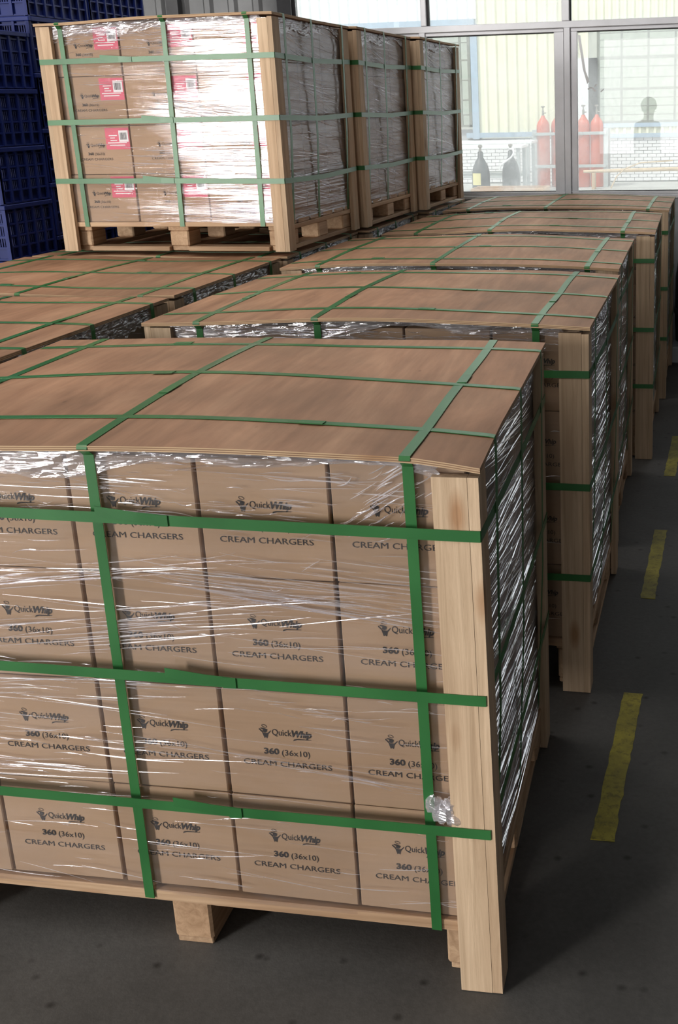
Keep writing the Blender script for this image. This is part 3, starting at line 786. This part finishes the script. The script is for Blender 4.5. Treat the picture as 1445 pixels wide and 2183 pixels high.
# ------------------------------------------------------------------ blue crates
def crate_meshes(LX, LY, h):
    """Ribbed vented crate, open on top; x in [-LX,0], y in [0,LY]."""
    t = .004
    shell = MB(); ins = .013
    def side(fn, L, slots):
        # slatted wall: two solid bands and vertical slats leave real slots
        n = int(L/.011)
        for za, zb in ((.0, .052), (.088, .100), (.136, .150), (.186, h-.018)): shell.hexa(fn(0, L, za, zb))
        for za, zb in ((.052, .088), (.100, .136), (.150, .186)):
            for k in range(n+1):
                s = L*k/n; shell.hexa(fn(max(0, s-.0026), min(L, s+.0026), za, zb))
    def fr(s0, s1, a, b): return [(-LX+s0, ins, a), (-LX+s1, ins, a), (-LX+s1, ins+t, a), (-LX+s0, ins+t, a), (-LX+s0, ins, b), (-LX+s1, ins, b), (-LX+s1, ins+t, b), (-LX+s0, ins+t, b)]
    def rt(s0, s1, a, b): return [(-ins-t, s0, a), (-ins, s0, a), (-ins, s1, a), (-ins-t, s1, a), (-ins-t, s0, b), (-ins, s0, b), (-ins, s1, b), (-ins-t, s1, b)]
    side(fr, LX-.0, 1); side(rt, LY, 1)
    shell.box(-LX+ins, -ins, LY-ins-t, LY-ins, 0, h-.018); shell.box(-LX+ins, -LX+ins+t, ins, LY-ins, 0, h-.018)
    shell.box(-LX+ins, -ins, ins, LY-ins, .002, .006)
    rib = MB()
    nx = round(LX/.067); ny = round(LY/.067); w = .011
    for k in range(nx+1):
        x = -LX+(LX-w)*k/nx; rib.box(x, x+w, 0, ins+.001, .004, h-.018)
    for k in range(ny+1):
        y = (LY-w)*k/ny; rib.box(-ins-.001, 0, y, y+w, .004, h-.018)
    for z in (.004, .052, .094, .143, .190):
        rib.box(-LX, 0, .003, ins+.001, z-.002, z+.004); rib.box(-ins-.001, -.003, 0, LY, z-.002, z+.004)
    rim = MB()
    rim.bbox(-LX-.004, .004, -.004, ins+.002, h-.020, h-.002, .002); rim.bbox(-LX-.004, .004, LY-ins-.002, LY+.004, h-.020, h-.002, .002)
    rim.bbox(-ins-.002, .004, ins+.002, LY-ins-.002, h-.020, h-.002, .002); rim.bbox(-LX-.004, -LX+ins+.002, ins+.002, LY-ins-.002, h-.020, h-.002, .002)
    return shell, rib, rim
def crate_stack(LX, LY, h, xr, y0, zb, n, skip, desc, group):
    sh, rb, rm = crate_meshes(LX, LY, h); off = (LX/2, -LY/2, 0)
    ms = (sh.mesh('crate_wall', BLUE, off), rb.mesh('rib_grid', BLUE, off), rm.mesh('rim', BLUE, off))
    rr = random.Random(n); first = None
    for k in range(n):
        e = empty('plastic_crate', (xr-LX/2+rr.uniform(-.003, .003), y0+LY/2+rr.uniform(-.0008, .0008), zb+k*h), rr.uniform(-.002, .002))
        for nm, me in zip(('crate_wall', 'rib_grid', 'rim'), ms): put(nm, me, e)
        words = ['bottom', 'second', 'third', 'fourth', 'fifth', 'sixth', 'seventh', 'eighth', 'ninth', 'tenth', 'eleventh', 'twelfth']
        w = 'topmost' if k == n-1 else words[k]
        tag(e, f'{w} blue vented crate{"" if w=="topmost" else " from the floor"} in the {desc}', 'crate', group)
h = .2225
crate_stack(.55, .31, h, -2.42, 2.28, 0.110, 8, 0, 'front stack beside the raised load', 'blue crates of the front stack')
crate_stack(.55, .44, h, -2.42, 2.60, 0.175, 10, 0, 'middle stack behind the raised load', 'blue crates of the middle stack')
crate_stack(.55, .48, h, -2.42, 3.055, 0.175, 10, 0, 'rear stack nearest the grey sheet wall', 'blue crates of the rear stack')
for y0, LY, zt_, d in ((2.28, .31, .110, 'front'), (2.60, .44, .175, 'middle'), (3.055, .48, .175, 'rear')):
    e = empty('crate_base', (-2.695, y0+LY/2, 0))
    mb = MB()
    for k in range(4): mb.bbox(-.275+k*.145, -.275+k*.145+.115, -LY/2, LY/2, zt_-.022, zt_-.002, .002)
    put('top_boards', mb.mesh('top_boards', WOODY), e)
    for sx in (-.26, -.03, .20):
        b = MB(); b.bbox(sx, sx+.06, -LY/2, LY/2, 0, zt_-.0222, .003); put('runner', b.mesh('runner', WOODY), e)
    tag(e, f'wooden base under the {d} stack of blue crates', 'pallet', 'wooden bases under the crates')

# ------------------------------------------------------------------ dark machine foot at the right edge of the aisle end
e = empty('black_drum', (.36, 5.0, 0))
mb = MB(); mb.bbox(-.262, .26, -.10, .145, 0, .105, .008); put('plinth', mb.mesh('plinth', LOWWALL), e, 'pale concrete plinth')
mb = MB(); mb.sm = True; mb.lathe([(.10, .107), (.135, .13), (.142, .25), (.142, .52), (.128, .62), (.085, .665), (.03, .68)], -.105, -.0, 28)
put('drum_body', mb.mesh('drum_body', BLACK), e)
mb = MB(); mb.lathe([(.146, .30), (.149, .31), (.149, .325), (.146, .335)], -.105, 0, 28); put('drum_hoop', mb.mesh('drum_hoop', DARKSTEEL), e)
tag(e, 'black rounded drum on a pale plinth at the end of the aisle', 'drum')

# ------------------------------------------------------------------ yard beyond the glass
FY = 21.0
m = MB(); m.box(-30, 25, 5.3, 40, -.12, -.02); struct(m.build('floor_yard', YARD), 'pale concrete yard beyond the window')
far = struct(empty('wall_far', (0, FY, 0)), 'cream corrugated building across the yard')
def fp(mb, name, mt, label=None): return put(name, mb.mesh(name, mt), far, label)
fp(corrugated(-4.62, -2.30, 0, 1.0, 6.0, .212, .045, .05, .03), 'cladding_panel', CREAM, 'cream corrugated cladding')
fp(corrugated(-2.30, 3.0, 0, 3.18, 6.0, .155, .045, .045, .022), 'cladding_panel', CREAM, 'cream corrugated cladding')
fp(corrugated(-12.0, -4.62, 0, 3.30, 6.0, .212, .045, .05, .03), 'cladding_panel', WHITEM, 'corrugated cladding whitened for glare')  # white colour paints in the glare over this stretch
fp(corrugated(-2.30, 3.0, 0, .955, 1.09, .155, .045, .045, .022), 'cladding_panel', CREAM, 'cream corrugated strip')
m = MB(); m.box(-12.0, -4.62, .10, .2, 0, 1.1); m.box(-4.9, 3.0, .10, .2, 0, .9); fp(m, 'masonry', MORTAR)
m = MB(); m.box(-12, 3.0, 3.5, 3.6, 0, 6.0); fp(m, 'back_wall', INSIDE)
m = MB(); m.box(-4.9, -2.30, -.055, .06, .93, 1.03); fp(m, 'blue_rail', BLUETRIM)
m = MB(); m.box(-2.30, 3.0, -.07, .06, .875, .958); fp(m, 'blue_rail', BLUETRIM)
m = MB(); m.box(-2.10, 3.0, -.07, .06, 1.085, 1.165); fp(m, 'blue_rail', BLUETRIM)
m = MB(); m.box(-12, -4.66, -.08, .06, 3.17, 3.30); fp(m, 'blue_rail', BLUETRIM)
m = MB(); m.box(-2.30, 3.0, -.07, .06, 3.08, 3.18); fp(m, 'blue_rail', BLUETRIM)
m = MB(); m.box(-4.76, -4.62, -.06, .1, .9, 3.2); fp(m, 'blue_post', BLUETRIM)
# bricks of the low wall, one by one where they can be told apart
bl, bh, j = .170, .060, .008
brick_mesh = MB().bbox(-bl/2, bl/2, -.02, .09, 0, bh, .003).mesh('brick', BRICK)
rr = random.Random(5); nb = 0
for r_ in range(13):
    for k in range(18):
        x = -3.05+k*(bl+j)+(bl/2 if r_ % 2 else 0)
        if x > .25 or nb >= 300: continue
        o = put('brick', brick_mesh, far); o.location = (x, .0+rr.uniform(-.004, .004), .005+r_*(bh+j)); nb += 1
stuff = MB()
for r_ in range(13):
    for k in range(54):
        x = -3.05-(k+1)*(bl+j)+(bl/2 if r_ % 2 else 0); stuff.box(x-bl/2, x+bl/2, -.02, .09, .005+r_*(bh+j), .005+r_*(bh+j)+bh)
o = fp(stuff, 'distant_bricks', BRICK); o['kind'] = 'stuff'
# steel framed windows
def steel_window(x0, x1, z0, z1, vs, hs, name, thick=()):
    w = fp(MB().box(x0, x1, -.01, .05, z0, z0+.05).box(x0, x1, -.01, .05, z1-.05, z1).box(x0, x0+.06, -.01, .05, z0, z1).box(x1-.06, x1, -.01, .05, z0, z1), name, STEELWIN)
    for i, x in enumerate(vs): put('glazing_bar', MB().box(x-.022, x+.022, -.005, .035, z0, z1).mesh('glazing_bar', STEELWIN), w)
    for z, t_ in hs: put('glazing_bar', MB().box(x0, x1, -.007, .03, z-t_/2, z+t_/2).mesh('glazing_bar', STEELWIN), w)
    put('pane', MB().box(x0, x1, .010, .016, z0, z1).mesh('pane', CLEAR), w)
    return w
steel_window(-2.14, .6, 1.165, 3.08, (-1.64, -1.10, -.56, -.02), ((2.93, .02), (2.80, .018), (2.66, .018), (2.45, .065), (2.27, .018), (2.06, .018), (1.84, .05), (1.66, .018), (1.50, .018), (1.33, .018)), 'steel_window')
m = MB(); m.box(-2.30, -2.13, -.06, .05, 1.0, 2.46); fp(m, 'dark_door_post', DARKSTEEL)
m = MB(); m.box(-2.86, -2.31, -.05, -.02, 1.1, 2.46); fp(m, 'white_board', WHITEM, 'pale board beside the post')
steel_window(-7.6, -4.78, 1.15, 3.17, (-7.0, -6.3, -5.6, -5.0), ((2.85, .02), (2.50, .03), (2.1, .02), (1.7, .03), (1.4, .02)), 'steel_window')
m = MB(); m.box(-12.0, -7.6, 0, .08, 1.1, 3.17); fp(m, 'white_board', WHITEM)

# red gas cylinders in a rack
def cyl_prof(r, hb, ht): return [(r*.9, 0), (r, .02), (r, hb), (r*.97, hb+.03), (r*.82, hb+.09), (r*.52, hb+.14), (.045, hb+.17), (.038, ht-.10), (.030, ht-.09)]
RC = MB(); RC.sm = True; RC.lathe(cyl_prof(.128, 1.17, 1.47), 0, 0, 24); rc_me = RC.mesh('cylinder_body', REDCYL)
VV = MB(); VV.lathe([(.022, 1.37), (.022, 1.47), (.012, 1.48), (.012, 1.53), (.038, 1.535), (.038, 1.56), (.01, 1.565)], 0, 0, 12); VV.tube([(0, 0, 1.43), (.06, -.02, 1.43)], .012, 8); vv_me = VV.mesh('valve', BRASS)
for x, y, lb in ((-3.06, 19.7, 'red gas cylinder alone at the left end of the rack, seen through left pane'),
                 (-2.80, 19.86, 'red gas cylinder set back, half hidden behind the window mullion'),
                 (-2.265, 19.7, 'left red gas cylinder of the close pair seen through the right pane'),
                 (-2.005, 19.72, 'right red gas cylinder of the close pair seen through the right pane')):
    e = empty('gas_cylinder', (x, y, -.018)); put('cylinder_body', rc_me, e); put('valve', vv_me, e); tag(e, lb, 'gas cylinder', 'red gas cylinders in the rack')
e = empty('cylinder_rack', (-2.5, 19.7, -.02))
for z in (.385, 1.005):
    put('rail', MB().bbox(-.74, .70, -.165, -.140, z, z+.058, .004).mesh('rail', GALV), e); put('rail', MB().bbox(-.74, .70, .33, .35, z, z+.055, .004).mesh('rail', GALV), e)
for x in (-.76, .64):
    for y in (-.139, .30): put('rack_post', MB().bbox(x, x+.09, y, y+.03, 0, 1.12, .004).mesh('rack_post', GALV), e)
for x in (-.735, .66): put('end_rail', MB().bbox(x, x+.03, -.108, .299, .98, 1.03, .003).mesh('end_rail', GALV), e)
tag(e, 'grey steel rack holding the red gas cylinders', 'rack')
# dark cylinders nearer the glass
DC = MB(); DC.sm = True; DC.lathe([(.13, 0), (.14, .02), (.14, .55), (.135, .60), (.115, .68), (.075, .76), (.045, .81), (.038, .90), (.02, .91)], 0, 0, 24); dc_me = DC.mesh('cylinder_body', DARKCYL)
DV = MB(); DV.lathe([(.02, .905), (.02, .96), (.035, .97), (.035, 1.0), (.01, 1.01)], 0, 0, 10); dv_me = DV.mesh('valve', BRASS)
for x, y, lb in ((-3.30, 15.0, 'dark gas cylinder with a yellow label, left of two'), (-2.86, 15.2, 'dark gas cylinder with a white hose, right of two')):
    e = empty('gas_cylinder', (x, y, -.018)); put('cylinder_body', dc_me, e); put('valve', dv_me, e); tag(e, lb, 'gas cylinder', 'dark gas cylinders in the yard')
    if x < -3:
        mb = MB(); P = []
        for k in range(7):
            a = -math.pi/2-.9+k*.18
            P += [(.142*math.cos(a), .142*math.sin(a), .40), (.142*math.cos(a), .142*math.sin(a), .58)]
        mb.add(P, [(2*k, 2*k+2, 2*k+3, 2*k+1) for k in range(6)]); put('label', mb.mesh('label', YLABEL), e, 'yellow paper label')
    else:
        mb = MB(); mb.tube([(0, -.04, .93), (.06, -.08, .93), (.07, -.12, .86), (.03, -.15, .80), (-.06, -.16, .74), (-.13, -.16, .69), (-.15, -.15, .62)], .014, 8); put('hose', mb.mesh('hose', WHITEM), e, 'white hose')
# white tables
for x, y, z, L_, lb in ((-4.1, 17.6, .86, 2.1, 'nearer white topped bench in the yard'), (-3.9, 18.6, .90, 1.7, 'farther white topped bench in the yard')):
    e = empty('work_bench', (x, y, -.02)); put('bench_top', MB().bbox(-L_/2, L_/2, -.35, .35, z, z+.05, .006).mesh('bench_top', WHITEM), e)
    for sx in (-1, 1):
        for sy in (-.3, .28): put('leg', MB().bbox(sx*(L_/2-.08)-.03, sx*(L_/2-.08)+.03, sy, sy+.06, 0, z, .003).mesh('leg', GALV), e)
    put('shelf', MB().bbox(-L_/2+.1, L_/2-.1, -.28, .28, .35, .38, .004).mesh('shelf', GALV), e)
    tag(e, lb, 'bench', 'white benches in the yard')
# wooden crate and bamboo pole
e = empty('wooden_box', (-2.55, 13.4, -.02))
for k in range(3): put('board', MB().bbox(-.50, .55, -.25, -.23, .02+k*.155, .165+k*.155, .003).mesh('board', WOODX), e)
for sx in (-.50, .53): put('end_board', MB().bbox(sx, sx+.02, -.2295, .25, .02, .475, .003).mesh('end_board', WOODY), e)
put('back_board', MB().bbox(-.478, .528, .23, .25, .02, .475, .003).mesh('back_board', WOODX), e); put('base_board', MB().bbox(-.478, .528, -.229, .229, 0, .02, .003).mesh('base_board', WOODX), e)
tag(e, 'low wooden box in the yard behind the dark cylinders', 'box')
e = empty('bamboo_pole', (-1.2, 19.15, .0))
mb = MB(); mb.tube([(-1.0, 0, .31), (-.3, 0, .325), (.5, 0, .335), (2.2, 0, .34)], [.03, .036, .038, .04], 10); put('pole', mb.mesh('pole', BAMBOO), e)
for x in (-.8, 1.9): put('trestle', MB().bbox(x-.03, x+.03, -.12, .12, -.02, .285, .004).mesh('trestle', WOODZ), e)
tag(e, 'bamboo pole lying in front of the white brick wall', 'pole')
mb = MB(); mb.tube([(-1.66, 19.0, .0), (-1.55, 19.0, .22), (-1.40, 19.0, .36), (-1.1, 19.0, .47), (-.5, 19.0, .50)], .012, 8)
tag(mb.build('bent_cane', BAMBOO), 'thin bent cane in front of the white brick wall', 'cane')

# ------------------------------------------------------------------ person beside the photographer, seen mirrored in the right pane
def skin_object(name, pts, edges, radii, mt, parent=None, sub=2, root=0):
    me = bpy.data.meshes.new(name); me.from_pydata(pts, edges, []); me.materials.append(mt)
    o = put(name, me, parent)
    md = o.modifiers.new('skin', 'SKIN'); md.use_smooth_shade = True
    sv = me.skin_vertices[0].data
    for i, r_ in enumerate(radii): sv[i].radius = r_ if isinstance(r_, tuple) else (r_, r_); sv[i].use_root = (i == root)
    s = o.modifiers.new('sub', 'SUBSURF'); s.levels = sub; s.render_levels = sub
    return o
SKINM = plain('skin', (.50, .30, .21), .55, var=.05); HAIR = plain('dark_hair', (.012, .010, .009), .5, var=.2)
CLOTH = plain('dark_shirt', (.05, .055, .07), .9, var=.15); TROUS = plain('dark_trousers', (.03, .03, .035), .9, var=.15)
def person(loc, rz):
    e = empty('person', loc, rz)
    pts = [(0, 0, .94), (0, 0, 1.10), (0, .01, 1.27), (0, .015, 1.40), (0, .01, 1.475), (0, -.01, 1.54), (0, -.015, 1.63), (0, -.01, 1.69)]
    ed = [(i, i+1) for i in range(7)]; rd = [(.155, .105), (.145, .10), (.165, .105), (.13, .085), (.058, .058), (.062, .070), (.078, .098), (.06, .08)]
    def chain(start, ps, rs):
        k = start
        for p, r_ in zip(ps, rs):
            pts.append(p); rd.append(r_); ed.append((k, len(pts)-1)); k = len(pts)-1
        return k
    for s in (-1, 1):
        chain(0, [(s*.095, 0, .86), (s*.10, -.01, .50), (s*.10, .02, .11), (s*.105, -.01, .045), (s*.115, -.15, .035)], [.088, .062, .045, .045, .038])
        wr = chain(3, [(s*.17, .015, 1.395), (s*.205, .02, 1.10), (s*.215, -.06, .86), (s*.215, -.085, .80), (s*.213, -.10, .765)], [.058, .044, .030, (.018, .036), (.014, .036)])
        for f_, (dy, ln) in enumerate(((-.030, .075), (-.010, .085), (.010, .080), (.028, .062))):
            chain(wr, [(s*.210, -.105+dy, .745), (s*.207, -.112+dy, .745-ln*.5), (s*.200, -.118+dy, .745-ln)], [.0095, .0085, .007])
        chain(wr-1, [(s*.200, -.125, .785), (s*.190, -.145, .755), (s*.186, -.152, .730)], [.012, .010, .008])
    skin_object('body', pts, ed, rd, SKINM, e)
    # shirt and trousers follow the body
    pts2 = [(0, 0, .90), (0, 0, 1.10), (0, .01, 1.27), (0, .015, 1.40), (0, .012, 1.445)]; ed2 = [(0, 1), (1, 2), (2, 3), (3, 4)]; rd2 = [(.172, .122), (.162, .118), (.182, .122), (.148, .102), (.085, .075)]
    for s in (-1, 1):
        n = len(pts2); pts2 += [(s*.17, .015, 1.395), (s*.207, .02, 1.10), (s*.215, -.05, .90)]; rd2 += [.073, .058, .044]; ed2 += [(3, n), (n, n+1), (n+1, n+2)]
    skin_object('shirt', pts2, ed2, rd2, CLOTH, e)
    pts3 = [(0, 0, .93)]; ed3 = []; rd3 = [(.168, .118)]
    for s in (-1, 1):
        n = len(pts3); pts3 += [(s*.095, 0, .85), (s*.10, -.01, .50), (s*.10, .02, .10)]; rd3 += [.102, .076, .062]; ed3 += [(0, n), (n, n+1), (n+1, n+2)]
    skin_object('trousers', pts3, ed3, rd3, TROUS, e)
    hb = MB(); hb.sm = True; rr = random.Random(2)
    vs = []
    for a in range(9):
        for b in range(18):
            t = math.pi*a/8*.62; p = 2*math.pi*b/18; k = 1+rr.uniform(-.03, .05)
            back = .5+.5*math.sin(p)
            tt = t*(1+.5*back)
            vs.append((.092*k*math.sin(tt)*math.cos(p), -.005+.114*k*math.sin(tt)*math.sin(p), 1.655+.112*k*math.cos(tt)))
    hb.add(vs, [(a*18+b, a*18+18+b, a*18+18+(b+1) % 18, a*18+(b+1) % 18) for a in range(8) for b in range(18)])
    put('hair', hb.mesh('hair', HAIR), e, 'short dark hair')
    nb_ = MB(); nb_.sm = True; nb_.add([(-.014, -.108, 1.615), (.014, -.108, 1.615), (0, -.140, 1.622), (0, -.108, 1.668), (0, -.100, 1.610)], [(0, 2, 3), (2, 1, 3), (0, 4, 2), (4, 1, 2)]); put('nose', nb_.mesh('nose', SKINM), e)
    for s in (-1, 1):
        ea = MB(); ea.sm = True; ea.lathe([(.004, -.03), (.018, -.02), (.022, .01), (.010, .03)], 0, 0, 10)
        o = put('ear', ea.mesh('ear', SKINM), e); o.location = (s*.083, .0, 1.635); o.scale = (.45, 1, 1)
        ey = MB(); ey.sm = True; ey.lathe([(.001, -.011), (.008, -.008), (.011, 0), (.008, .008), (.001, .011)], 0, 0, 10)
        o = put('eye', ey.mesh('eye', INK), e); o.location = (s*.032, -.098, 1.652)
    mo = MB(); mo.bbox(-.024, .024, -.112, -.095, 1.572, 1.580, .003); put('mouth', mo.mesh('mouth', plain('lips', (.35, .14, .12), .5)), e)
    e.scale = (.92, .92, .92)
    tag(e, 'person with short dark hair and dark clothes, mirrored in the right hand window pane', 'person')
person((-.52, -1.80, 0), R(125))
